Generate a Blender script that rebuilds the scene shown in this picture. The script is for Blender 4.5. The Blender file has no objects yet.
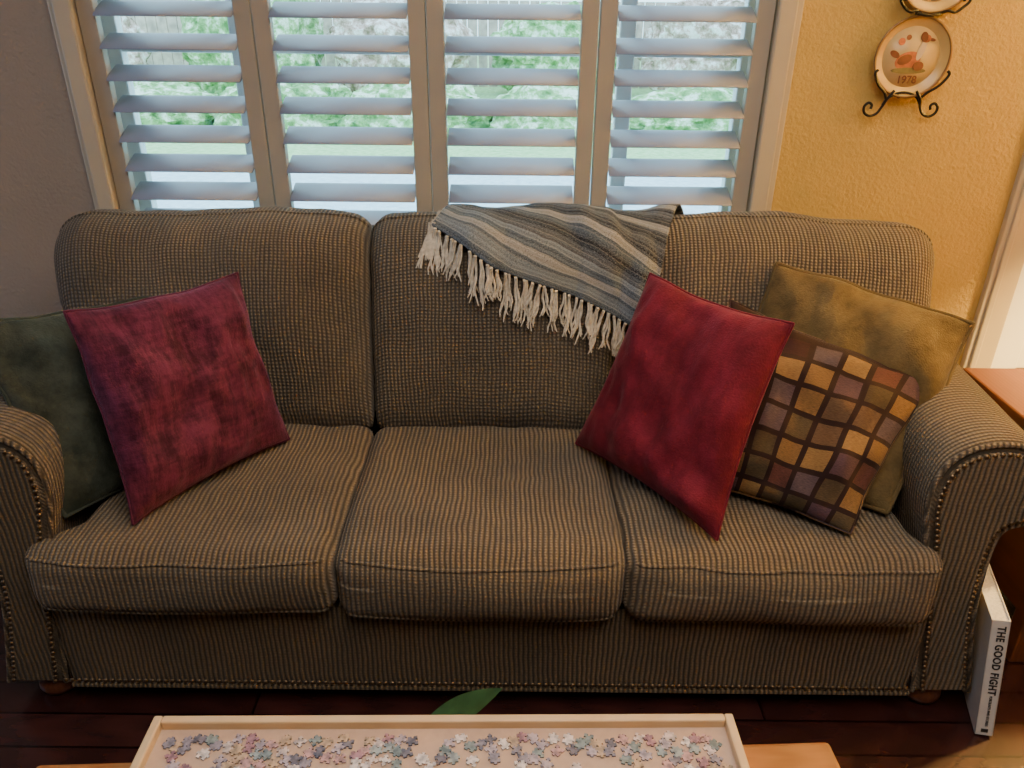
import bpy, bmesh, math, random
from mathutils import Vector, Matrix, noise
from mathutils.bvhtree import BVHTree
random.seed(7)
S=bpy.context.scene
COL=S.collection
# ------------------------------------------------------------------ helpers
def empty(name,loc=(0,0,0)):
    o=bpy.data.objects.new(name,None); o.location=loc; o.empty_display_size=.05; COL.objects.link(o); return o
def obj(name,verts,faces,mat,parent=None,smooth=True,uvs=None):
    me=bpy.data.meshes.new(name); me.from_pydata([tuple(v) for v in verts],[],faces); me.update()
    if smooth:
        for p in me.polygons: p.use_smooth=True
    if uvs is not None:
        l=me.uv_layers.new(name="UVMap")
        for p in me.polygons:
            for li in p.loop_indices: l.data[li].uv=uvs[me.loops[li].vertex_index]
    if mat: me.materials.append(mat)
    o=bpy.data.objects.new(name,me); COL.objects.link(o)
    if parent: o.parent=parent
    return o
def fixn(o):
    bm=bmesh.new(); bm.from_mesh(o.data); bmesh.ops.recalc_face_normals(bm,faces=bm.faces); bm.to_mesh(o.data); bm.free()
def boxdata(lo,hi,V,F):
    b=len(V)
    for z in (lo[2],hi[2]):
        for x,y in ((lo[0],lo[1]),(hi[0],lo[1]),(hi[0],hi[1]),(lo[0],hi[1])): V.append((x,y,z))
    F+= [(b,b+3,b+2,b+1),(b+4,b+5,b+6,b+7),(b,b+1,b+5,b+4),(b+1,b+2,b+6,b+5),(b+2,b+3,b+7,b+6),(b+3,b,b+4,b+7)]
def boxes(name,lst,mat,parent=None,bevel=0.0):
    V=[];F=[]
    for lo,hi in lst: boxdata(lo,hi,V,F)
    o=obj(name,V,F,mat,parent,smooth=False)
    if bevel>0:
        m=o.modifiers.new("b",'BEVEL'); m.width=bevel; m.segments=2; m.limit_method='ANGLE'
    return o
def rbox(name,lo,hi,r,mat,parent=None,n=22,bulge=(0,0,0),warp=None):
    lo=Vector(lo);hi=Vector(hi);c=(lo+hi)/2;h=(hi-lo)/2
    rr=[min(r,h[i]*.98) for i in range(3)]
    inner=[h[i]-min(rr) for i in range(3)]; r=min(rr)
    bm=bmesh.new()
    ts=[math.sin(math.pi/2*(-1+2*i/n)) for i in range(n+1)]
    for ax in range(3):
        a,b=(ax+1)%3,(ax+2)%3
        for s in (-1,1):
            g=[]
            for u in ts:
                row=[]
                for v in ts:
                    q=[0,0,0]; q[ax]=s*h[ax]; q[a]=u*h[a]; q[b]=v*h[b]
                    row.append(bm.verts.new(q))
                g.append(row)
            for i in range(n):
                for j in range(n):
                    f=[g[i][j],g[i+1][j],g[i+1][j+1],g[i][j+1]]
                    if s<0: f.reverse()
                    bm.faces.new(f)
    bmesh.ops.remove_doubles(bm,verts=bm.verts,dist=1e-5)
    for v in bm.verts:
        p=v.co.copy(); q=Vector([max(-inner[i],min(inner[i],p[i])) for i in range(3)])
        d=p-q
        if d.length>0: p=q+d.normalized()*r
        k=[max(0,1-(p[i]/h[i])**2) for i in range(3)]
        p=Vector((p.x+bulge[0]*k[1]*k[2]*p.x/h[0], p.y+bulge[1]*k[0]*k[2]*p.y/h[1], p.z+bulge[2]*k[0]**.6*k[1]**.6*p.z/h[2]))
        p=p+c
        if warp: p=warp(p)
        v.co=p
    me=bpy.data.meshes.new(name); bm.to_mesh(me); bm.free()
    for p in me.polygons: p.use_smooth=True
    me.materials.append(mat); o=bpy.data.objects.new(name,me); COL.objects.link(o)
    if parent: o.parent=parent
    return o
def curve(name,pts,rad,mat,parent=None,cyclic=False,radii=None,res=3,spline='POLY'):
    c=bpy.data.curves.new(name,'CURVE'); c.dimensions='3D'; c.bevel_depth=rad; c.bevel_resolution=res; c.use_fill_caps=True
    lists=pts if isinstance(pts[0][0],(list,tuple,Vector)) else [pts]
    for L in lists:
        s=c.splines.new('POLY'); s.points.add(len(L)-1)
        for i,p in enumerate(L):
            s.points[i].co=(p[0],p[1],p[2],1)
            if radii: s.points[i].radius=radii[min(i,len(radii)-1)]
        s.use_cyclic_u=cyclic
    c.materials.append(mat); o=bpy.data.objects.new(name,c); COL.objects.link(o)
    if parent: o.parent=parent
    return o
def catmull(P,n=6,closed=False):
    out=[];N=len(P)
    rng=range(N) if closed else range(N-1)
    for i in rng:
        if closed: p0,p1,p2,p3=P[i-1],P[i],P[(i+1)%N],P[(i+2)%N]
        else: p0,p1,p2,p3=P[max(i-1,0)],P[i],P[i+1],P[min(i+2,N-1)]
        for k in range(n):
            t=k/n
            out.append(tuple(.5*((2*b)+(-a+c)*t+(2*a-5*b+4*c-d)*t*t+(-a+3*b-3*c+d)*t**3) for a,b,c,d in zip(p0,p1,p2,p3)))
    if not closed: out.append(tuple(P[-1]))
    return out
def lathe(name,prof,mat,parent=None,n=32,loc=(0,0,0),axis='Z',caps=True):
    V=[];F=[]
    for r,z in prof:
        for k in range(n):
            a=2*math.pi*k/n
            x,y=r*math.cos(a),r*math.sin(a)
            p=(x,y,z) if axis=='Z' else (x,-z,y)
            V.append((p[0]+loc[0],p[1]+loc[1],p[2]+loc[2]))
    for i in range(len(prof)-1):
        for k in range(n):
            F.append((i*n+k,i*n+(k+1)%n,(i+1)*n+(k+1)%n,(i+1)*n+k))
    if caps: F.append(tuple(range(n))[::-1]); F.append(tuple((len(prof)-1)*n+k for k in range(n)))
    o=obj(name,V,F,mat,parent); fixn(o); return o
def dots(name,pts,r,mat,parent):
    V=[];F=[]
    for p in pts:
        b=len(V); p=Vector(p)
        for (rr,dy) in ((r,0),(r*.75,-r*.5)):
            for k in range(8):
                a=k*math.pi/4; V.append((p.x+rr*math.cos(a),p.y+dy,p.z+rr*math.sin(a)))
        V.append((p.x,p.y-r*.75,p.z))
        for k in range(8):
            F.append((b+k,b+(k+1)%8,b+8+(k+1)%8,b+8+k)); F.append((b+8+k,b+8+(k+1)%8,b+16))
    o=obj(name,V,F,mat,parent); fixn(o); return o
def resample(P,step,closed=False):
    P=[Vector(p) for p in P]; 
    if closed: P.append(P[0])
    out=[P[0]];acc=0
    for a,b in zip(P,P[1:]):
        L=(b-a).length; t=step-acc
        while t<=L:
            out.append(a.lerp(b,t/L)); t+=step
        acc=L-(t-step)
    return out
# ------------------------------------------------------------------ materials
class M:
    def __init__(s,name,rough=.6,base=(.5,.5,.5),spec=.5,**kw):
        s.m=bpy.data.materials.new(name); s.m.use_nodes=True; s.t=s.m.node_tree; s.b=s.t.nodes["Principled BSDF"]
        s.b.inputs["Base Color"].default_value=(*base,1); s.b.inputs["Roughness"].default_value=rough
        s.b.inputs["Specular IOR Level"].default_value=spec
        for k,v in kw.items():
            s.b.inputs[k.replace("_"," ")].default_value=v
    def n(s,typ,ins={},**props):
        q=s.t.nodes.new(typ)
        for k,v in props.items(): setattr(q,k,v)
        for k,v in ins.items():
            if hasattr(v,"is_output") and v.is_output: s.t.links.new(v,q.inputs[k])
            else: q.inputs[k].default_value=v
        return q
    def math(s,op,a,b=None,c=None):
        q=s.t.nodes.new("ShaderNodeMath"); q.operation=op
        for i,v in enumerate((a,b,c)):
            if v is None: continue
            if hasattr(v,"is_output"): s.t.links.new(v,q.inputs[i])
            else: q.inputs[i].default_value=v
        return q.outputs[0]
    def coord(s,kind="Object",scale=(1,1,1)):
        tc=s.n("ShaderNodeTexCoord"); mp=s.n("ShaderNodeMapping",{"Vector":tc.outputs[kind],"Scale":scale}); return mp.outputs[0]
    def noise(s,vec,scale,detail=3,rough=.5):
        return s.n("ShaderNodeTexNoise",{"Vector":vec,"Scale":scale,"Detail":detail,"Roughness":rough}).outputs[0]
    def mix(s,f,a,b,mode='MIX'):
        q=s.t.nodes.new("ShaderNodeMix"); q.data_type='RGBA'; q.blend_type=mode
        for i,v in ((0,f),(6,a),(7,b)):
            if hasattr(v,"is_output"): s.t.links.new(v,q.inputs[i])
            elif i==0: q.inputs[0].default_value=v
            else: q.inputs[i].default_value=(*v,1)
        return q.outputs[2]
    def ramp(s,f,stops,interp='LINEAR'):
        q=s.t.nodes.new("ShaderNodeValToRGB"); s.t.links.new(f,q.inputs[0]); cr=q.color_ramp; cr.interpolation=interp
        while len(cr.elements)>1: cr.elements.remove(cr.elements[-1])
        cr.elements[0].position=stops[0][0]; cr.elements[0].color=(*stops[0][1],1)
        for p,c in stops[1:]:
            e=cr.elements.new(p); e.color=(*c,1)
        return q.outputs[0]
    def color(s,c): s.t.links.new(c,s.b.inputs["Base Color"])
    def bump(s,h,strength=.5,dist=.01):
        q=s.n("ShaderNodeBump",{"Height":h,"Strength":strength,"Distance":dist}); s.t.links.new(q.outputs[0],s.b.inputs["Normal"])

def fabric(name,rib='X',dark=(.060,.048,.036),tan=(.345,.258,.162),pr=.0112,pc=.0108,rowamt=.42):
    m=M(name,.95,spec=.1,Sheen_Weight=.15,Sheen_Roughness=.5)
    m.b.inputs["Sheen Tint"].default_value=(1,.92,.82,1)
    co=m.coord(); nz=m.n("ShaderNodeTexNoise",{"Vector":co,"Scale":7.0,"Detail":2.0})
    wob=m.n("ShaderNodeVectorMath",{0:nz.outputs["Color"],1:(.018,.018,.018)},operation='MULTIPLY')
    ad=m.n("ShaderNodeVectorMath",{0:co,1:wob.outputs[0]},operation='ADD')
    sp=m.n("ShaderNodeSeparateXYZ",{0:ad.outputs[0]})
    X,Y,Z=sp.outputs
    if rib=='X': a=X; b=m.math('ADD',Y,Z)
    else: a=Y; b=m.math('ADD',X,Z)
    ra=m.math('MULTIPLY_ADD',m.math('SINE',m.math('MULTIPLY',a,2*math.pi/pr)),.5,.5)
    rb=m.math('MULTIPLY_ADD',m.math('SINE',m.math('MULTIPLY',b,2*math.pi/pc)),.5,.5)
    rbm=m.math('MULTIPLY_ADD',rb,rowamt,1-rowamt)
    h=m.math('MULTIPLY',ra,rbm)
    f=m.math('POWER',h,1.15)
    fine=m.noise(co,300,3,.7); big=m.noise(co,3.2,4,.6)
    f2=m.math('MULTIPLY',f,m.math('MULTIPLY_ADD',fine,2.4,-.25)); f2=m.math('ADD',f2,m.math('MULTIPLY',m.noise(co,140,2),.10))
    c=m.mix(f2,dark,tan)
    c=m.mix(1.0,c,m.ramp(big,[(.3,(.70,.71,.73)),(.7,(1.16,1.10,1.02))]),'MULTIPLY')
    m.color(c); m.bump(m.math('ADD',h,m.math('MULTIPLY',fine,.35)),1.0,.006)
    return m.m
FAB=fabric("sofa_fabric_front",pc=.009,rowamt=.30); FABARM=fabric("sofa_fabric_arm",rib='Y')
FABBACK=fabric("sofa_fabric_back",pr=.0102,pc=.0106,rowamt=.58,dark=(.068,.057,.046),tan=(.345,.275,.188))
FABLOW=fabric("sofa_fabric_low_shaded",dark=(.048,.037,.024),tan=(.27,.192,.108),rowamt=.20,pc=.008)  # same fabric, darkened: shade of the low front put into the colour
def wallmat(name,a,b):
    m=M(name,.85,spec=.2); co=m.coord()
    n1=m.noise(co,95,3,.6); n2=m.noise(co,2,2)
    m.color(m.ramp(n2,[(.3,a),(.7,b)])); m.bump(n1,.7,.007); return m.m
WALL=wallmat("wall_paint_gold",(.56,.375,.105),(.60,.41,.125))
WALL_DIM=wallmat("wall_taupe_dim_tone",(.36,.285,.215),(.39,.31,.235))  # greyer wall tone: the lack of lamp warmth put into the colour
def simple(name,base,rough=.5,noise_s=30,amt=.12,bump=0,**kw):
    m=M(name,rough,base,**kw); co=m.coord(); n=m.noise(co,noise_s,3)
    lo=tuple(c*(1-amt) for c in base); hi=tuple(min(1,c*(1+amt)) for c in base)
    m.color(m.ramp(n,[(.3,lo),(.7,hi)]))
    if bump: m.bump(n,bump,.003)
    return m.m
TRIM=simple("trim_paint",(.52,.44,.31),.45,8,.03)
SHUT=simple("shutter_louver_backlit",(.37,.37,.43),.45,8,.03)  # white paint; blue-grey backlit tone put into the colour
STILE=simple("shutter_stile_shaded",(.40,.35,.28),.45,8,.03)  # same white shutters; beige shade on the stiles put into the colour
WHITE=simple("white_paint",(.8,.8,.8),.4,8,.03)
CEIL=simple("ceiling_paint",(.75,.72,.66),.9)
IRON=simple("wrought_iron",(.02,.017,.015),.4,Metallic=.6)
BRASS=simple("nailhead_bronze",(.15,.10,.055),.32,Metallic=.85)
def wood(name,c1,c2,rough=.35,scale=6,axis=(1,12,12),plank=None):
    m=M(name,rough,c1); co=m.coord("Object",axis); n=m.noise(co,scale,5,.6)
    w=m.n("ShaderNodeTexWave",{"Vector":co,"Scale":scale*.4,"Distortion":6.0,"Detail":3.0}).outputs[1]
    f=m.math('ADD',m.math('MULTIPLY',n,.6),m.math('MULTIPLY',w,.4))
    c=m.mix(f,c1,c2)
    if plank:
        br=m.n("ShaderNodeTexBrick",{"Vector":m.coord("Object"),"Color1":(1,1,1,1),"Color2":(.65,.6,.6,1),"Mortar":(.15,.1,.1,1),"Scale":1.0,"Mortar Size":.003,"Brick Width":1.2,"Row Height":.09})
        c=m.mix(1.0,c,br.outputs[0],'MULTIPLY')
    m.color(c); return m.m
FLOOR=wood("dark_wood_floor",(.026,.009,.008),(.060,.018,.015),.22,5,(1,10,10),plank=True)
OAK=wood("oak_wood",(.24,.09,.025),(.42,.18,.055),.35,5,(1.5,16,16))
MAPLE=wood("maple_wood",(.60,.40,.21),(.70,.50,.29),.4,4,(2,14,14))
CHERRY=wood("cherry_wood",(.085,.026,.012),(.16,.050,.022),.35,5,(14,1.5,14))
# ------------------------------------------------------------------ room
boxes("floor",[((-3.0,-3.2,-.05),(2.8,2.42,0))],FLOOR)
boxes("ceiling",[((-3.0,-3.2,2.6),(2.8,2.42,2.65))],CEIL)
WX0,WX1,WZ0,WZ1=-1.16,.685,.62,2.10
DX0,DX1,DZ=1.53,2.33,2.05
boxes("wall_back",[((WX0,2.25,0),(WX1,2.40,WZ0)),((WX0,2.25,WZ1),(WX1,2.40,2.6)),
   ((WX1,2.25,0),(DX0,2.40,2.6)),((DX0,2.25,DZ),(DX1,2.40,2.6)),((DX1,2.25,0),(2.8,2.40,2.6))],WALL)
boxes("wall_back_left",[((-3,2.25,0),(WX0,2.40,2.6))],WALL_DIM)  # same wall as wall_back, its dimmer light painted in as colour
boxes("wall_left",[((-3.1,-3.2,0),(-3,2.42,2.6))],WALL_DIM)
boxes("wall_right",[((2.8,-3.2,0),(2.9,2.42,2.6))],WALL)
boxes("wall_front",[((-3.1,-3.3,0),(2.9,-3.2,2.6))],WALL_DIM)
boxes("baseboard_back",[((-3,2.235,0),(1.44,2.25,.11))],TRIM,bevel=.004)
# door
boxes("trim_1",[((1.44,2.228,0),(DX0,2.25,2.14)),((DX1,2.228,0),(DX1+.09,2.25,2.14)),((1.44,2.226,DZ),(DX1+.09,2.25,2.14)),((1.455,2.220,0),(1.475,2.23,2.13))],TRIM,bevel=.004)
d=empty("door_1")
boxes("slab",[((DX0,2.27,.01),(DX1,2.31,DZ))],WHITE,d)
fr=[]
for (x0,x1) in ((DX0+.002,DX0+.10),(DX0+.36,DX0+.44),(DX1-.10,DX1-.002)): fr.append(((x0,2.258,.01),(x1,2.27,DZ-.01)))
for (z0,z1) in ((.01,.22),(.45,.56),(.95,1.10),(1.75,1.85),(1.95,DZ-.01)): fr.append(((DX0+.002,2.259,z0),(DX1-.002,2.27,z1)))
boxes("panel_frame",fr,WHITE,d,bevel=.003)
lathe("knob",[(.001,-.0),(.02,.0),(.012,.02),(.028,.035),(.028,.055),(.001,.062)],BRASS,d,20,(DX1-.06,2.25,.95),axis='Y')
# window frame & glass
w=empty("window_1")
def ring(x0,x1,z0,z1,t,y0,y1): return [((x0,y0,z0),(x0+t,y1,z1)),((x1-t,y0,z0),(x1,y1,z1)),((x0,y0,z0),(x1,y1,z0+t)),((x0,y0,z1-t),(x1,y1,z1))]
boxes("sash",ring(WX0,WX1,WZ0,WZ1,.05,2.35,2.39)+[((-.80,2.352,WZ0),(-.755,2.388,WZ1)),((-.265,2.35,WZ0),(-.20,2.39,WZ1)),((.29,2.352,WZ0),(.335,2.388,WZ1)),((WX0,2.354,1.36),(WX1,2.386,1.385))],WHITE,w,bevel=.004)
gm=M("window_glass",.02,(.85,.97,.95)); 
gt=gm.n("ShaderNodeBsdfTransparent",{"Color":(.84,.98,.98,1)}); gg=gm.n("ShaderNodeBsdfGlossy",{"Roughness":.02}); gx=gm.n("ShaderNodeMixShader",{0:.05,1:gt.outputs[0],2:gg.outputs[0]})
gm.t.links.new(gx.outputs[0],gm.t.nodes["Material Output"].inputs[0])
boxes("glass",[((WX0+.05,2.368,WZ0+.05),(WX1-.05,2.372,WZ1-.05))],gm.m,w)
boxes("sill",[((WX0,2.25,WZ0-.012),(WX1,2.35,WZ0+.002))],WHITE,w)
# shutters casing
boxes("trim_2",[((-1.205,2.215,WZ0-.05),(-1.157,2.262,WZ1+.05)),((.682,2.215,WZ0-.05),(.73,2.262,WZ1+.05)),((-1.205,2.215,WZ0-.05),(.73,2.262,WZ0)),((-1.205,2.215,WZ1),(.73,2.262,WZ1+.05)),
      ((-1.225,2.232,WZ0-.07),(-1.2,2.252,WZ1+.07)),((.725,2.232,WZ0-.07),(.75,2.252,WZ1+.07))],TRIM,bevel=.005)
bd=[-1.155,-.696,-.2375,.221,.680]
for k in range(4):
    e=empty("plantation_shutter"); x0,x1=bd[k]+.0015,bd[k+1]-.0015; z0,z1=WZ0+.004,WZ1-.004
    boxes("frame",[((x0,2.238,z0),(x0+.046,2.268,z1)),((x1-.046,2.238,z0),(x1,2.268,z1)),((x0+.046,2.24,z0),(x1-.046,2.266,z0+.07)),((x0+.046,2.24,z1-.07),(x1-.046,2.266,z1))],STILE,e,bevel=.003)
    V=[];F=[];n=20
    tilt=math.radians(24)
    z=.753
    while z<1.99:
        b=len(V)
        for xx in (x0+.048,x1-.048):
            for i in range(n):
                a=2*math.pi*i/n; ly=.0445*math.cos(a); lz=.0058*math.sin(a)*(1)
                V.append((xx,2.262+ly*math.cos(tilt)-lz*math.sin(tilt),z+ly*math.sin(tilt)+lz*math.cos(tilt)))
        for i in range(n): F.append((b+i,b+(i+1)%n,b+n+(i+1)%n,b+n+i))
        F.append(tuple(b+i for i in range(n))); F.append(tuple(b+n+i for i in range(n))[::-1])
        z+=.08
    o=obj("louvers",V,F,SHUT,e); fixn(o)
# ------------------------------------------------------------------ garden
gmt=M("patio_and_lawn",.9); co=gmt.coord(); sp=gmt.n("ShaderNodeSeparateXYZ",{0:co}); n1=gmt.noise(co,1.2,4); n2=gmt.noise(co,14,4)
yy=gmt.math('ADD',sp.outputs[1],gmt.math('MULTIPLY',n1,1.5))
pat=gmt.ramp(n2,[(.3,(.44,.60,.74)),(.7,(.66,.80,.92))]); lawn=gmt.ramp(n2,[(.3,(.25,.48,.20)),(.7,(.50,.72,.40))])
gmt.color(gmt.mix(gmt.math('GREATER_THAN',yy,9.8),pat,lawn))
boxes("ground",[((-25,2.45,-.35),(25,40,-.2))],gmt.m)
def leafy(name,c1,c2,c3):
    m=M(name,.8); co=m.coord(); n=m.noise(co,4.5,5,.7); m.color(m.ramp(n,[(.36,c1),(.50,c2),(.60,c3)])); m.bump(n,1,.1); return m.m
HEDGE=leafy("hedge_foliage",(.07,.22,.06),(.28,.52,.22),(.82,.94,.82))
FLOW=leafy("flowering_foliage",(.20,.15,.09),(.62,.42,.38),(.95,.90,.94))
def blob(name,c,r,mat,seed):
    bm=bmesh.new(); bmesh.ops.create_icosphere(bm,subdivisions=5,radius=1)
    for v in bm.verts:
        p=v.co.copy(); k=1+.22*noise.noise(p*2.2+Vector((seed,0,0)))+.10*noise.noise(p*7+Vector((0,seed,0)))+.05*noise.noise(p*19)
        v.co=Vector((c[0]+p.x*r[0]*k,c[1]+p.y*r[1]*k,c[2]+p.z*r[2]*k))
    me=bpy.data.meshes.new(name); bm.to_mesh(me); bm.free(); me.materials.append(mat); o=bpy.data.objects.new(name,me); COL.objects.link(o); return o
for i,x in enumerate((-7.5,-5.4,-3.4,-1.4,.6,2.6,4.6)):
    blob("garden_hedge",(x,11.5+random.random(),-.05),(1.05,.8,.42+.25*random.random()),HEDGE,i)
for i,x in enumerate((-8,-5,-2.2,.8,3.8,6.5)):
    blob("flowering_shrub",(x,15+random.random()*1.5,.6),(1.3,1,.8+.6*random.random()),FLOW if i%2==0 else HEDGE,i+20)
boxes("garden_fence",[((-14+.22*i,18,-.2),(-14+.22*i+.2,18.05,1.5)) for i in range(120)],simple("fence_wood",(.58,.46,.42),.8,6,.3))
# ------------------------------------------------------------------ sofa
CX=-.046
sofa=empty("sofa")
PROF=[(.945,.055),(.925,.18),(.905,.30),(.885,.42),(.868,.50),(.852,.57),(.850,.63),(.868,.685),(.910,.720),(.965,.732),(1.02,.725),(1.065,.70),(1.095,.66),(1.105,.615),(1.095,.57),(1.065,.54),(1.03,.525),(1.018,.49),(1.018,.42),(1.03,.30),(1.055,.18),(1.085,.055)]
PR=catmull(PROF,4,closed=False)
def arm(side):
    n=len(PR)
    def inset(i,d):
        a=Vector(PR[max(i-1,0)]); b=Vector(PR[min(i+1,n-1)]); t=(b-a).normalized(); nn=Vector((-t.y,t.x))
        q=Vector(PR[i])-nn*d
        if q.y<PR[0][1]+d*.8: q.y=PR[0][1]+d*.8
        return q
    V=[];F=[]
    ys=[(1.300,.012),(1.302,.005),(1.310,.0)]+[(1.31+(2.10-1.31)*k/20,0) for k in range(1,21)]
    for y,d in ys:
        fl=.085*max(0,(y-1.3)/.8)
        for i in range(n):
            p=inset(i,d) if d else Vector(PR[i])
            z=p.y; x=p.x+fl*min(1,max(0,(z-.2)/.4))
            wv=.005*noise.noise(Vector((x*5,y*6,z*5))) if d==0 else 0
            V.append(((x if side>0 else 2*CX-x),y,z+wv))
    for j in range(len(ys)-1):
        for i in range(n-1):
            F.append((j*n+i,j*n+i+1,(j+1)*n+i+1,(j+1)*n+i))
        F.append((j*n+n-1,j*n,(j+1)*n,(j+1)*n+n-1))
    F.append(tuple((len(ys)-1)*n+i for i in range(n)))
    F.append(tuple(range(n)))
    sd="right" if side>0 else "left"
    o=obj("arm_"+sd,V,F,FABARM,sofa); fixn(o)
    def mp(p,y): return (p[0] if side>0 else 2*CX-p[0],y,p[1])
    IN=[tuple(inset(i,.019)) for i in range(n)]; IN2=[tuple(inset(i,.025)) for i in range(n)]
    V=[mp(p,1.302) for p in IN]+[mp(p,1.292) for p in IN]+[mp(p,1.288) for p in IN2]
    F=[]
    for L in (0,1):
        for i in range(n): F.append((L*n+i,L*n+(i+1)%n,(L+1)*n+(i+1)%n,(L+1)*n+i))
    F.append(tuple(2*n+i for i in range(n)))
    o=obj("arm_panel_"+sd,V,F,FABLOW,sofa,smooth=False); fixn(o)
    dots("nailheads_"+sd,[(p[0],1.290,p[2]) for p in resample([mp(inset(i,.020),1.296) for i in range(n)],.0150)],.0056,BRASS,sofa)
    curve("arm_welt_"+sd,[mp(inset(i,.003),1.301) for i in range(n)],.0055,FAB,sofa)
arm(1); arm(-1)
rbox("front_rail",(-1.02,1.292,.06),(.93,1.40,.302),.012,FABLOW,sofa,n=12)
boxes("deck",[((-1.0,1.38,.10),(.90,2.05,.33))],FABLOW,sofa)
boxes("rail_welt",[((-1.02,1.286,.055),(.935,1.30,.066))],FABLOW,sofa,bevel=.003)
dots("nailheads_rail",[(-1.03+.0155*i,1.288,.077) for i in range(127)],.0060,BRASS,sofa)
rbox("back_frame",(-1.15,2.03,.10),(1.06,2.14,.94),.04,FABBACK,sofa,n=14)
# seat cushions
def seat(name,x0,x1,side,low):
    def wp(p):
        x=p.x
        k=min(1,max(0,(p.y-1.30)/.06))
        if side<0 and x<x0+.25: x+= .085*k*(1-(x-x0)/.25)
        if side>0 and x>x1-.25: x-= .035*k*(1-(x1-x)/.25)
        z=p.z
        if z>.4:
            z-=.004*max(0,(1.42-p.y)/.16)**2
            z+=.012*noise.noise(Vector((x*4+1,p.y*4,side)))+.006*noise.noise(Vector((x*11,p.y*9,0)))
            z-=.008*max(0,math.sin((x-x0)*38+p.y*14))*max(0,(p.y-1.5)/.3)*.6
        y=p.y
        if p.y<1.4: y+=.014*noise.noise(Vector((x*5,z*9,3+side)))-.004
        if z<.38:
            z-=low*(.4+.6*(x-x0)/(x1-x0)) if side>0 else low*.9
            z-=.006*noise.noise(Vector((x*6,2,side)))
        return Vector((x,y,z))
    o=rbox(name,(x0,1.252,.305),(x1,1.83,.477),.046,FAB,sofa,n=40,bulge=(.004,.018,.006),warp=wp)
    bv=BVHTree.FromPolygons([v.co for v in o.data.vertices],[tuple(p.vertices) for p in o.data.polygons])
    for zz,nm in ((.457,"top"),(.328,"low")):
        pts=[]
        for i in range(61):
            t=-1+2*i/60; x=(x0+x1)/2+t*((x1-x0)/2-.020)
            z=zz-(low if nm=="low" else 0)-.007*math.cos(t*1.4)
            h=bv.ray_cast(Vector((x,1.0,z)),Vector((0,1,0)))
            if h[0]: pts.append((h[0].x,h[0].y-.0002,h[0].z))
        curve(name+"_welt_"+nm,pts,.0038,FAB,sofa)
seat("seat_cushion_left",-1.024,-.370,-1,0); seat("seat_cushion_middle",-.371,.245,0,.012); seat("seat_cushion_right",.244,.910,1,.020)
# back cushions
R0=.125; CY,CZ=1.985,.875; PH=math.radians(13)
SA=R0*(math.pi/2-PH)
def path(s):
    if s<=SA:
        a=math.pi/2+s/R0 
        if s<-R0*math.pi/2:
            return Vector((CY+R0,CZ-(-s-R0*math.pi/2))),Vector((1,0))
        nrm=Vector((math.cos(a),math.sin(a))); return Vector((CY,CZ))+nrm*R0,nrm
    a=math.pi-PH; nrm=Vector((math.cos(a),math.sin(a))); p=Vector((CY,CZ))+nrm*R0
    return p+Vector((-math.sin(PH),-math.cos(PH)))*(s-SA),nrm
FL=.455
BACKS=[]
def back(name,x0,x1,r0,r1,side):
    sec=[]
    smax=SA+FL
    for k in range(70):
        s=smax-(smax+R0*math.pi/2+.30)*k/69; sec.append((s,)+path(s))
    n=len(sec); V=[];F=[];m=64
    def insx(x):
        dl=x-x0; dr=x1-x; ins=0
        if dl<r0: ins+=r0*(1-math.sqrt(max(0,1-((r0-dl)/r0)**2)))
        if dr<r1: ins+=r1*(1-math.sqrt(max(0,1-((r1-dr)/r1)**2)))
        return ins
    def wz(x,s): return .018*noise.noise(Vector((x*2.6+side*3,s*3,side+3)))+.009*noise.noise(Vector((x*8,s*7,side)))
    for j in range(m+1):
        t=-math.cos(math.pi*j/m)
        x=(x0+x1)/2+t*(x1-x0)/2
        ins=insx(x)
        for (s,p,nr) in sec:
            front=max(0,min(1,(s+.1)/.2))
            v=(s-SA*.5)/(FL)
            crown=.046*(1-abs(t)**2.6)*front*max(0,math.sin(math.pi*min(1,max(0,.12+v*.80))))
            topb=.006*(1-t*t)*math.exp(-(s/.1)**2)
            bot=max(0,(s-(smax-.09))/.09)
            q=p+nr*(crown+topb-ins*(1-.55*bot)+wz(x,s))
            q=q+Vector((.035*bot**2,0.0))
            q.y+=ins*.15*bot
            x2=x; z=q.y
            x2-= (x-(x0+x1)/2)*.015*max(0,(s-(smax-.12))/.12)**2
            if side!=0:
                k=1-min(1,max(0,(z-.66)/.12)); k=k*k*(3-2*k)
                if side>0: lim=.885; ex=max(0,(x-.26)/(x1-.26)); x2=x2-k*(x1-lim)*ex
                else: lim=-.975; ex=max(0,(-.37-x)/(-.37-x0)); x2=x2+k*(lim-x0)*ex
            V.append((x2,q.x,z))
    for j in range(m):
        for i in range(n-1): F.append((j*n+i,j*n+i+1,(j+1)*n+i+1,(j+1)*n+i))
        F.append((j*n+n-1,j*n,(j+1)*n,(j+1)*n+n-1))
    F.append(tuple(range(n))); F.append(tuple(m*n+i for i in range(n)))
    o=obj(name,V,F,FABBACK,sofa); fixn(o)
    BACKS.append(BVHTree.FromPolygons([v.co.copy() for v in o.data.vertices],[tuple(p.vertices) for p in o.data.polygons]))
    pts=[]
    for j in range(m+1):
        t=-math.cos(math.pi*j/m)*.985
        x=(x0+x1)/2+t*(x1-x0)/2
        p,nr=path(.03); q=p+nr*(.006*(1-t*t)+.001+wz(x,.03)-insx(x)); pts.append((x,q.x,q.y))
    curve(name+"_welt",pts,.0042,FABBACK,sofa)
back("back_cushion_left",-1.198,-.370,.115,.055,-1)
back("back_cushion_middle",-.368,.272,.055,.055,0)
back("back_cushion_right",.274,1.108,.055,.115,1)
foot=[(.001,0),(.030,0),(.040,.008),(.046,.022),(.044,.038),(.034,.048),(.036,.056),(.036,.062),(.001,.062)]
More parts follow.
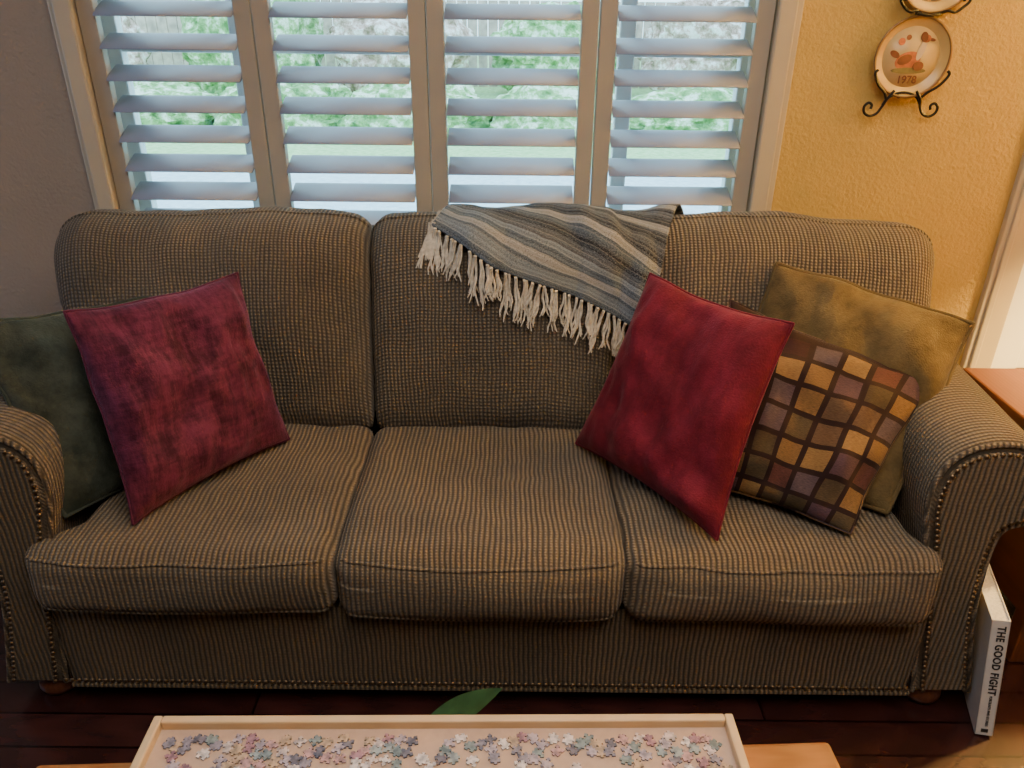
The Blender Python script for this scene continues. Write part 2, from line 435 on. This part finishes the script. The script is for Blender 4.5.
for i,(x,y) in enumerate(((-1.085,1.345),(.995,1.345),(-1.085,2.05),(.995,2.05))):
    lathe("foot_%d"%(i+1),foot,CHERRY,sofa,24,(x,y,0))
# ------------------------------------------------------------------ pillows
def pillow(name,BL,BR,TR,TL,T,mat,seed,pinch=.016,welt=None,N=48):
    BL,BR,TR,TL=[Vector(p) for p in (BL,BR,TR,TL)]
    nr=((BR-BL)+(TR-TL)).cross((TL-BL)+(TR-BR)).normalized()
    V=[];U=[];F=[];idx={}
    ex=((BR-BL)+(TR-TL)).normalized(); ey=((TL-BL)+(TR-BR)).normalized()
    def P(u,v,s):
        p=BL.lerp(BR,u).lerp(TL.lerp(TR,u),v)
        a,b=2*u-1,2*v-1
        p=p-ex*pinch*a*(1-b*b)*abs(a)**2-ey*pinch*b*(1-a*a)*abs(b)**2
        h=T*((1-abs(a)**2.6)*(1-abs(b)**2.6))**.55
        nz=noise.noise(Vector((u*2.6+seed,v*2.6,s*.7)))*.026+noise.noise(Vector((u*7+seed,v*6,s)))*.014+noise.noise(Vector((u*16+seed,v*5,s)))*.007
        e=min(1,(1-abs(a))*5)*min(1,(1-abs(b))*5)
        edge=.008*noise.noise(Vector((u*4+seed,v*4,9)))
        return p+nr*(s*(h+nz*e)+edge*2)+ex*edge*.8+ey*edge*.8
    sp=[.5-.5*math.cos(math.pi*i/N) for i in range(N+1)]
    sp=[.6*x+.4*i/N for i,x in enumerate(sp)]
    for s in (1,-1):
        for j in range(N+1):
            for i in range(N+1):
                if s==-1 and (i in(0,N) or j in (0,N)): idx[(s,i,j)]=idx[(1,i,j)]; continue
                idx[(s,i,j)]=len(V); V.append(P(sp[i],sp[j],s)); U.append((sp[i],sp[j]))
        for j in range(N):
            for i in range(N):
                f=(idx[(s,i,j)],idx[(s,i+1,j)],idx[(s,i+1,j+1)],idx[(s,i,j+1)])
                F.append(f if s==1 else f[::-1])
    top=empty(name)
    o=obj("cover",V,F,mat,top,uvs=U)
    bd=[idx[(1,i,0)] for i in range(N)]+[idx[(1,N,j)] for j in range(N)]+[idx[(1,N-i,N)] for i in range(N)]+[idx[(1,0,N-j)] for j in range(N)]
    curve("seam",[V[i] for i in bd],.0028 if not welt else welt,mat,top,cyclic=True)
    return top
def velvet(name,c,c2,sheen=.6,tint=(1,.6,.7),streak=(14,3.0)):
    m=M(name,.75,spec=.2,Sheen_Weight=sheen,Sheen_Roughness=.35); m.b.inputs["Sheen Tint"].default_value=(*tint,1)
    n=m.noise(m.coord("UV",(streak[0],streak[1],1)),2.0,6,.75); n3=m.noise(m.coord("UV",(streak[1],streak[0]*.8,1)),2.0,5,.7); n2=m.noise(m.coord("UV",(1.2,1.2,1)),4,4,.6)
    f=m.math('ADD',m.math('MULTIPLY',n,.4),m.math('ADD',m.math('MULTIPLY',n3,.25),m.math('MULTIPLY',n2,.35)))
    m.color(m.ramp(f,[(.42,c),(.50,tuple((x+y)/2 for x,y in zip(c,c2))),(.57,c2)])); g=m.noise(m.coord(),260,2); m.bump(m.math('ADD',m.math('MULTIPLY',g,.4),f),.6,.008); return m.m
PLUM=velvet("plum_velvet",(.040,.005,.016),(.140,.024,.060),.25,(1,.5,.8))
RED=velvet("red_velvet",(.110,.006,.013),(.190,.013,.026),.20,(1,.5,.5),(4,2))
GREEN=velvet("green_velvet",(.024,.031,.022),(.062,.070,.052),.2,(.8,.9,.8),(4,3))
GOLD=velvet("olive_gold_velvet",(.082,.055,.022),(.150,.102,.040),.2,(1,.9,.7),(4,3))
def mosaic():
    m=M("mosaic_woven",.85,spec=.2,Sheen_Weight=.05)
    co=m.coord("UV",(1,1,1)); sp=m.n("ShaderNodeSeparateXYZ",{0:co})
    K=7.0
    u=m.math('MULTIPLY_ADD',sp.outputs[0],K,0.0); v=m.math('MULTIPLY_ADD',sp.outputs[1],K*1.0,0.35)
    fu=m.math('FRACT',u); fv=m.math('FRACT',v)
    def inside(f,a,b): return m.math('MULTIPLY',m.math('GREATER_THAN',f,a),m.math('LESS_THAN',f,b))
    mask=m.math('MULTIPLY',inside(fu,.10,.90),inside(fv,.10,.90))
    mask=m.math('MULTIPLY',mask,m.math('LESS_THAN',sp.outputs[1],.93))
    cmb=m.n("ShaderNodeCombineXYZ",{0:m.math('FLOOR',u),1:m.math('FLOOR',v),2:7.7})
    wn=m.n("ShaderNodeTexWhiteNoise",{"Vector":cmb.outputs[0]}); 
    col=m.ramp(wn.outputs[0],[(0,(.19,.105,.040)),(.14,(.11,.064,.036)),(.30,(.066,.046,.024)),(.44,(.080,.044,.056)),(.54,(.036,.012,.013)),(.66,(.23,.135,.052)),(.76,(.080,.056,.030)),(.86,(.090,.034,.028)),(.93,(.085,.058,.068))],'CONSTANT')
    n=m.noise(m.coord("UV",(8,60,1)),6,3); col=m.mix(1.0,col,m.ramp(n,[(.3,(.6,.6,.6)),(.7,(1.3,1.25,1.2))]),'MULTIPLY')
    m.color(m.mix(mask,(.024,.010,.008),col)); m.bump(m.math('ADD',mask,m.math('MULTIPLY',n,.5)),.4,.004); return m.m
MOS=mosaic()
pillow("green_pillow",(-.955,1.345,.50),(-.76,1.70,.49),(-.86,1.78,.84),(-1.13,1.47,.885),.065,GREEN,3.1,welt=.005,pinch=0)
pillow("plum_pillow",(-.815,1.335,.485),(-.571,1.70,.487),(-.647,1.735,.922),(-.925,1.48,.918),.072,PLUM,1.7)
pillow("olive_pillow",(.52,1.70,.50),(.825,1.39,.50),(1.06,1.65,.845),(.645,1.82,.93),.080,GOLD,5.2,welt=.006,pinch=0)
pillow("mosaic_pillow",(.42,1.51,.49),(.722,1.325,.49),(.965,1.56,.748),(.51,1.71,.875),.066,MOS,8.3)
pillow("red_pillow",(.165,1.695,.487),(.436,1.305,.487),(.569,1.45,.920),(.319,1.72,.935),.072,RED,12.9)
# ------------------------------------------------------------------ throw blanket
def blanket():
    top=empty("throw_blanket")
    m=M("serape_weave",.95,spec=.1,Sheen_Weight=.05)
    co=m.coord("UV",(1,1,1)); sp=m.n("ShaderNodeSeparateXYZ",{0:co})
    nz=m.noise(m.coord("UV",(3,3,1)),3,2)
    v=m.math('ADD',sp.outputs[1],m.math('MULTIPLY_ADD',nz,.02,-.01))
    W=(.42,.40,.365);B=(.095,.125,.155);L=(.23,.27,.305);K=(.008,.008,.011);G=(.10,.108,.12);D=(.028,.032,.040)
    seq=[B,L,B,W,B,L,G,D,K,B,W,K,D,G,K,D,W,K,K,G,K,W,D,K,K,G,L,B,W,B,L,B]
    st=[(min(.98,max(0,(i+(random.uniform(-.3,.3) if i else 0))/32*.98)),c) for i,c in enumerate(seq)]
    c=m.ramp(v,st,'CONSTANT')
    st2=[(0,L),(.22,K),(.42,B),(.62,W),(.74,D)]
    fr=m.math('FRACT',m.math('MULTIPLY',v,23)); c=m.mix(.28,c,m.ramp(fr,st2,'CONSTANT'))
    sp2=m.noise(m.coord("UV",(60,150,1)),2.5,2,.8)
    c=m.mix(m.math('MULTIPLY',m.math('GREATER_THAN',sp2,.57),.55),c,(.36,.37,.38))
    c=m.mix(m.math('MULTIPLY',m.math('LESS_THAN',sp2,.43),.7),c,(.013,.015,.020))
    m.color(c); m.bump(sp2,.8,.004)
    a=Vector((-.212,.085)); b=Vector((.312,.325)) ; ex=(b-a); up=Vector((.398,-.917))
    W_=.50; nu,nv=110,80; V=[];U=[];F=[]
    def pos(u,v):
        bend=.012*math.sin(math.pi*u*2)*(1-v)
        q=a+ex*u+up*W_*v+Vector((0,bend))
        q.x+=.010*math.sin(7*v+1)-.02*v*u-.025*v*v*u
        s=q.y
        fold=.022*math.sin(u*8+v*7)*math.exp(-((v-.45)/.35)**2)+.024*noise.noise(Vector((u*4,v*5,1.3)))+.010*noise.noise(Vector((u*12,v*9,2.3)))
        ridge=.018*math.exp(-((u-.93)/.06)**2)*max(0,1-v*.6)
        p,n=path(s); tp=max(0,min(1,(s+.02)/.14))
        base=0
        n3=Vector((0,n.x,n.y)); o3=Vector((q.x,p.x,p.y))
        for dxx in (-.02,0,.02):
            for bv in BACKS:
                h=bv.ray_cast(o3+Vector((dxx,0,0))+n3*.2,-n3,.4)
                if h[0]: base=max(base,.2-h[3])
        f=(fold+ridge)*(.35+.65*tp)
        off=base+.010+max(0,f+.006)
        return o3+n3*off,n3
    for j in range(nv+1):
        for i in range(nu+1):
            V.append(pos(i/nu,j/nv)[0]); U.append((i/nu,j/nv))
    for j in range(nv):
        for i in range(nu):
            k=j*(nu+1)+i; F.append((k,k+1,k+nu+2,k+nu+1))
    o=obj("cloth",V,F,m.m,top,uvs=U); sm=o.modifiers.new("s",'SOLIDIFY'); sm.thickness=.007; sm.offset=0
    fm=simple("fringe_yarn",(.56,.50,.40),.9,90,.25,.4)
    def drop(pts):
        out=[]
        for p in pts:
            y=p[1]
            for bv in BACKS:
                h=bv.ray_cast(Vector((p[0],1.2,p[2])),Vector((0,1,0)))
                if h[0]: y=min(y,h[0].y-.005)
            out.append((p[0],y,p[2]))
        return out
    T=[]
    for k in range(36):
        u=(k+.5)/36+random.uniform(-.010,.010)
        p0,n=pos(u,0.0)
        L=.080+.045*random.random()
        lean=random.uniform(-.55,.35)
        for q in range(5):
            pts=[]; ph=random.random()*6
            dx=random.uniform(-.007,.007); Lq=L*random.uniform(.8,1.05)
            for i in range(8):
                t=i/7
                x=p0.x+dx*(.2+1.6*t)+lean*Lq*t*.5+.006*math.sin(ph+t*8)*t
                z=p0.z-Lq*t*.95
                y=p0.y-.002+ .23*(z-p0.z)*1.0*t+ .003*math.cos(ph+t*8)-.002*q
                pts.append((x,y,z))
            T.append(drop(pts))
    for k in range(8):
        p0,n=pos(0.0,.02+.02*k)
        L=.085+.03*random.random(); ln=random.uniform(.1,.5)
        for q in range(4):
            ph=random.random()*6
            T.append(drop([(p0.x-L*ln*t-.002*q+.004*math.sin(ph+6*t),p0.y-.006-.045*t*(.6),p0.z-L*t*.95) for t in [i/7 for i in range(8)]]))
    curve("fringe",T,.0027,fm,top,res=1,radii=[1.3,1,1,1.1,1.1,1,.8,.5])
blanket()
# ------------------------------------------------------------------ coffee table, tray, puzzle
ct=empty("coffee_table",(-.098,.50,0)); ct.rotation_euler=(0,0,math.radians(2.6))
boxes("top",[((-.61,-.30,.42),(.625,.318,.45))],OAK,ct,bevel=.008)
boxes("apron",[((-.55,-.25,.34),(.55,-.23,.42)),((-.55,.25,.34),(.55,.27,.42)),((-.55,-.25,.34),(-.53,.27,.42)),((.53,-.25,.34),(.55,.27,.42))],OAK,ct,bevel=.003)
boxes("legs",[((x,y,0),(x+.06,y+.06,.42)) for x in (-.575,.515) for y in (-.27,.225)],OAK,ct,bevel=.006)
boxes("shelf",[((-.54,-.24,.12),(.54,.26,.14))],OAK,ct,bevel=.004)
tr=empty("puzzle_tray",(-.094,.547,.451)); tr.rotation_euler=(0,0,math.radians(1.0))
FELT=simple("tray_board",(.50,.355,.27),.9,60,.06)
hx,hy=.4525,.300
boxes("frame",[((-hx,-hy,0),(-hx+.014,hy,.048)),((hx-.014,-hy,0),(hx,hy,.048)),((-hx+.014,-hy,0),(hx-.014,-hy+.014,.048)),((-hx+.014,hy-.014,0),(hx-.014,hy,.048))],MAPLE,tr,bevel=.003)
boxes("board",[((-hx+.012,-hy+.012,.002),(hx-.012,hy-.012,.032))],FELT,tr)
def puzzle():
    V=[];F=[];cols=[]
    pal=[(.36,.32,.37),(.22,.21,.26),(.42,.27,.27),(.52,.46,.44),(.18,.24,.25),(.30,.17,.21),(.58,.55,.53),(.13,.13,.17),(.40,.31,.21),(.26,.32,.33)]
    placed=[]
    tries=0
    while len(placed)<800 and tries<30000:
        tries+=1
        x=random.uniform(-.42,.425); y=random.uniform(-.27,.268)
        dens=noise.noise(Vector((x*6.5+2.2,y*9+5,0)))*1.8-.05-(.30 if x<-.36 else 0)
        if random.random()>max(.03,.42+dens*1.9): continue
        if any((x-a)**2+(y-b)**2<.0138**2 for a,b in placed): continue
        placed.append((x,y)); s=.0150; th=random.random()*6.28; z=.0325+random.random()*.0015; pts=[]
        for e in range(4):
            k=random.choice((-1,1))*.22
            for t,o in ((0,0),(.36,0),(.40,.35*k),(.30,.75*k),(.42,1.0*k),(.58,1.0*k),(.70,.75*k),(.60,.35*k),(.64,0)):
                px,py=(t-.5),(-.5-o)
                a=e*math.pi/2; pts.append((px*math.cos(a)-py*math.sin(a),px*math.sin(a)+py*math.cos(a)))
        b=len(V);n=len(pts)
        for zz in (z,z+.0022):
            for px,py in pts:
                V.append((x+s*(px*math.cos(th)-py*math.sin(th)),y+s*(px*math.sin(th)+py*math.cos(th)),zz))
        F.append(tuple(b+n+i for i in range(n))); c=random.choice(pal); cols.append(c)
        for i in range(n): F.append((b+i,b+(i+1)%n,b+n+(i+1)%n,b+n+i)); cols.append(tuple(q*.7 for q in c))
    m=M("puzzle_print",.45); at=m.n("ShaderNodeAttribute",attribute_name="Col"); n=m.noise(m.coord(),120,3)
    m.color(m.mix(1.0,at.outputs[0],m.ramp(n,[(.35,(.6,.6,.65)),(.6,(1.3,1.2,1.2))]),'MULTIPLY'))
    o=obj("jigsaw_pieces",V,F,m.m,tr,smooth=False)
    ca=o.data.color_attributes.new("Col",'FLOAT_COLOR','CORNER')
    for p,c in zip(o.data.polygons,cols):
        for li in p.loop_indices: ca.data[li].color=(*c,1)
puzzle()
# potted plant between table and sofa
pp=empty("potted_plant",(-.07,.955,0))
lathe("pot",[(.001,0),(.045,0),(.062,.10),(.066,.11),(.058,.112),(.054,.09),(.001,.09)],simple("terracotta",(.35,.13,.07),.8),pp,28)
LEAF=simple("leaf_green",(.035,.085,.025),.35,25,.4)
def leaf(base,tip,wd,drop,up=.35):
    base=Vector(base);tip=Vector(tip); ax=tip-base; side=ax.cross(Vector((0,0,1))).normalized(); V=[];F=[]
    for i in range(13):
        t=i/12; c=base+ax*t+Vector((0,0,drop*math.sin(math.pi*t)))
        wdt=wd*math.sin(math.pi*min(1,t**.8))**.9
        for k in (-1,-.5,0,.5,1): V.append(c+side*wdt*k+Vector((0,0,up*wdt*abs(k))))
    for i in range(12):
        for k in range(4): q=i*5+k; F.append((q,q+1,q+6,q+5))
    return obj("leaf",V,F,LEAF,pp)
for a,l,h in ((0.3,.10,.22),(1.5,.08,.24),(2.6,.10,.23),(3.9,.07,.22),(5.2,.06,.22)):
    curve("stem",[(0,0,.09),(.01*math.cos(a),.01*math.sin(a),.15),(.03*math.cos(a),.03*math.sin(a),h-.04)],.0025,LEAF,pp)
    leaf((.03*math.cos(a),.03*math.sin(a),h-.04),(l*math.cos(a),l*math.sin(a),h),.028,.02)
curve("stem",[(0,0,.09),(-.02,0,.22),(-.06,-.01,.36)],.003,LEAF,pp)
leaf((-.085,-.01,.350),(.060,-.02,.458),.036,-.006,.05)
# ------------------------------------------------------------------ book
bk=empty("art_book",(1.088,1.222,.005))
BW,BD,BH=.036,.24,.335
WP=simple("book_cover",(.68,.67,.64),.4,20,.04); PG=simple("book_pages",(.70,.66,.58),.8,200,.15)
boxes("cover",[((-BW/2,0,0),(BW/2,.004,BH)),((-BW/2,0,0),(-BW/2+.003,BD,BH)),((BW/2-.003,0,0),(BW/2,BD,BH))],WP,bk,bevel=.001)
boxes("pages",[((-BW/2+.003,.004,.004),(BW/2-.003,BD-.005,BH-.004))],PG,bk)
INK=simple("ink",(.02,.02,.02),.6)
def text(name,body,size,mat,parent,loc,rot,ext=.0004,align='CENTER'):
    c=bpy.data.curves.new(name,'FONT'); c.body=body; c.size=size; c.extrude=ext; c.align_x=align; c.align_y='CENTER'; c.materials.append(mat)
    o=bpy.data.objects.new(name,c); COL.objects.link(o); o.parent=parent; o.location=loc; o.rotation_euler=rot; return o
tt=text("title","THE GOOD FIGHT",.0215,INK,bk,(.002,-.0006,.222),(math.radians(90),math.radians(90),0)); tt.data.offset=.0006; tt.data.space_character=1.12
text("subtitle","PORTRAITS AND STORIES",.008,INK,bk,(.002,-.0006,.075),(math.radians(90),math.radians(90),0))
boxes("logo",[((-.007,-.0008,.010),(.007,.0002,.020))],INK,bk)
bk.rotation_euler=(0,math.radians(-8.5),math.radians(-17))
# ------------------------------------------------------------------ end table + floor lamp
et=empty("end_table")
boxes("top",[((1.25,1.42,.572),(1.80,1.94,.60))],CHERRY,et,bevel=.006)
boxes("body",[((1.275,1.445,.14),(1.775,1.915,.572))],CHERRY,et,bevel=.004)
boxes("drawer_front",[((1.30,1.435,.40),(1.75,1.446,.55)),((1.30,1.435,.17),(1.75,1.446,.38))],CHERRY,et,bevel=.004)
boxes("legs",[((x,y,0),(x+.045,y+.045,.15)) for x in (1.275,1.73) for y in (1.445,1.87)],CHERRY,et,bevel=.004)
tl=empty("floor_lamp",(2.02,1.72,0))
lathe("lamp_base",[(.001,0),(.14,0),(.14,.015),(.03,.03),(.012,.05),(.012,1.50),(.001,1.50)],IRON,tl,28)
sm=M("lampshade_linen",.9,(.85,.72,.5)); tb=sm.n("ShaderNodeBsdfTranslucent",{"Color":(.98,.88,.62,1)}); mx=sm.n("ShaderNodeMixShader",{0:.85,1:sm.b.outputs[0],2:tb.outputs[0]}); sm.t.links.new(mx.outputs[0],sm.t.nodes["Material Output"].inputs[0])
V=[];F=[]
for r,z in ((.17,1.36),(.12,1.74)):
    for k in range(40): a=2*math.pi*k/40; V.append((r*math.cos(a),r*math.sin(a),z))
for k in range(40): F.append((k,(k+1)%40,40+(k+1)%40,40+k))
obj("shade",V,F,sm.m,tl)
# ------------------------------------------------------------------ plates on wall rack
pr=empty("decorative_plate_rack")
CR=simple("plate_glaze",(.62,.42,.15),.25,20,.06); RIM=simple("plate_rim",(.25,.14,.05),.3); IV=simple("plate_center",(.66,.48,.22),.3,30,.05)
BR1=simple("paint_brown",(.16,.05,.02),.5,60,.3); BR2=simple("paint_orange",(.50,.15,.05),.5,60,.3); BR3=simple("paint_green",(.20,.16,.05),.5,60,.3); BR4=simple("paint_cream",(.80,.62,.38),.5)
def ell(name,cx,cz,a,b,rot,y,mat,c0=None):
    if c0: cx=c0[0]+(cx-c0[0])*1.3; cz=c0[1]+(cz-c0[1])*1.3; a*=1.3; b*=1.3
    V=[];n=24
    for k in range(n):
        t=2*math.pi*k/n; x=a*math.cos(t); z=b*math.sin(t)
        V.append((cx+x*math.cos(rot)-z*math.sin(rot),y,cz+x*math.sin(rot)+z*math.cos(rot)))
    V+=[(v[0],y+.0012,v[2]) for v in V]
    F=[tuple(range(n)),tuple(range(n,2*n))[::-1]]+[(i,(i+1)%n,n+(i+1)%n,n+i) for i in range(n)]
    o=obj(name,V,F,mat,pr,smooth=False); fixn(o)
def plate(cx,cz,year):
    Y=2.243
    lathe("plate",[(.001,.0),(.055,.0),(.066,.006),(.096,.018),(.101,.021),(.1015,.0235),(.098,.0235),(.084,.014),(.076,.0085),(.001,.0085)],CR,pr,56,(cx,Y,cz),'Y')
    lathe("plate_rim_line",[(.0955,.0222),(.1025,.0225),(.1025,.0252),(.0955,.0246),(.0955,.0222)],RIM,pr,56,(cx,Y,cz),'Y',caps=False)
    lathe("plate_well",[(.001,.0086),(.076,.0090),(.076,.0098),(.001,.0098)],IV,pr,48,(cx,Y,cz),'Y')
    y=Y-.0112; q=(cx,cz-.004)
    ell("goose_body",cx-.005,cz-.008,.026,.017,.25,y,BR2,q); ell("goose_wing",cx-.012,cz-.006,.015,.009,.4,y-.0012,BR1,q)
    ell("goose_neck",cx+.019,cz+.014,.007,.022,-.25,y-.0003,BR4,q); ell("goose_head",cx+.024,cz+.034,.009,.0075,0,y-.0006,BR2,q)
    ell("goose_beak",cx+.036,cz+.032,.007,.003,-.2,y-.0003,BR1,q); ell("bonnet",cx+.019,cz+.037,.007,.010,.3,y-.0016,BR1,q)
    ell("tail",cx-.034,cz+.004,.011,.006,-.5,y-.0004,BR1,q); ell("grass",cx,cz-.027,.036,.006,0,y-.0002,BR3,q)
    ell("basket",cx+.018,cz-.018,.011,.009,0,y-.0018,BR1,q); ell("flower",cx-.025,cz+.028,.007,.007,0,y-.0004,BR2,q)
    ell("flower_2",cx-.012,cz+.036,.005,.005,0,y-.0004,BR1,q)
    t=text("year",year,.027,BR1,pr,(cx,Y-.0135,cz-.057),(math.radians(90),0,0)); t.data.offset=.0005
plate(1.056,1.375,"1978"); plate(1.078,1.582,"1980")
def sc(P,y=2.222,r=.0032): 
    return catmull([(p[0],y if len(p)==2 else p[2],p[1]-.008) for p in P],6)
def mir(P,c): return [((2*c-p[0]),)+tuple(p[1:]) for p in P]
L=[]
c=1.054
foot_=[(c+.030,1.300,2.216),(c+.045,1.278,2.216),(c+.052,1.258),(c+.064,1.240),(c+.082,1.234),(c+.097,1.243),(c+.100,1.258),(c+.090,1.268),(c+.080,1.262),(c+.082,1.252)]
hook=[(c+.045,1.278,2.222),(c+.058,1.296,2.212),(c+.078,1.312,2.205),(c+.092,1.330,2.200),(c+.098,1.345,2.198),(c+.092,1.352,2.2)]
bridge=[(c-.052,1.262),(c-.035,1.285),(c,1.295),(c+.035,1.285),(c+.052,1.262)]
for P in (foot_,hook): L+= [sc(P),sc(mir(P,c))]
L.append(sc(bridge))
c2=1.070
up=[(c2+.030,1.488,2.222),(c2+.040,1.495,2.20),(c2+.058,1.492,2.198),(c2+.075,1.503,2.198),(c2+.088,1.518,2.196),(c2+.084,1.530,2.198),(c2+.074,1.527,2.198),(c2+.076,1.518,2.2)]
L+= [sc(up),sc(mir(up,c2))]
L.append(sc([(c2-.03,1.488,2.215),(c2,1.484,2.212),(c2+.03,1.488,2.215)]))
L.append([(1.054,2.247,1.27),(1.056,2.247,1.40),(1.070,2.247,1.6),(1.072,2.247,1.75)])
curve("iron_holder",L,.0038,IRON,pr)
# ------------------------------------------------------------------ lights
W=bpy.data.worlds.new("World"); S.world=W; W.use_nodes=True
bg=W.node_tree.nodes["Background"]; bg.inputs[0].default_value=(.70,.86,1.0,1); bg.inputs[1].default_value=5.0
def light(name,typ,loc,energy,col,rot=(0,0,0),**kw):
    l=bpy.data.lights.new(name,typ); l.energy=energy; l.color=col
    for k,v in kw.items(): setattr(l,k,v)
    o=bpy.data.objects.new(name,l); o.location=loc; o.rotation_euler=rot; COL.objects.link(o); return o
p=light("window_portal",'AREA',((WX0+WX1)/2,2.42,(WZ0+WZ1)/2),1,(1,1,1),(math.radians(-90),0,0),shape='RECTANGLE',size=WX1-WX0,size_y=WZ1-WZ0)
p.data.cycles.is_portal=True
light("ceiling_fill",'AREA',(.35,.25,2.58),50,(1,.89,.77),(0,0,0),shape='RECTANGLE',size=1.6,size_y=1.6)  # added interior fill at ceiling height, no fixture there
light("lamp_bulb",'POINT',(2.02,1.72,1.58),620,(1,.62,.17),shadow_soft_size=.05)
light("side_cool_fill",'AREA',(-2.95,1.1,1.5),16,(.50,.66,1),(0,math.radians(-90),0),shape='RECTANGLE',size=1.2,size_y=1.4)  # added cool fill for the left side; that wall has no window
# ------------------------------------------------------------------ camera
cam_d=bpy.data.cameras.new("camera"); cam=bpy.data.objects.new("camera",cam_d); COL.objects.link(cam); S.camera=cam
cam_d.sensor_width=36; cam_d.lens=36*769/1024
cam.matrix_world=Matrix.Translation((0,0,1.5))@Matrix.Rotation(math.radians(90-26.5),4,'X')@Matrix.Rotation(math.radians(.6),4,'Z')
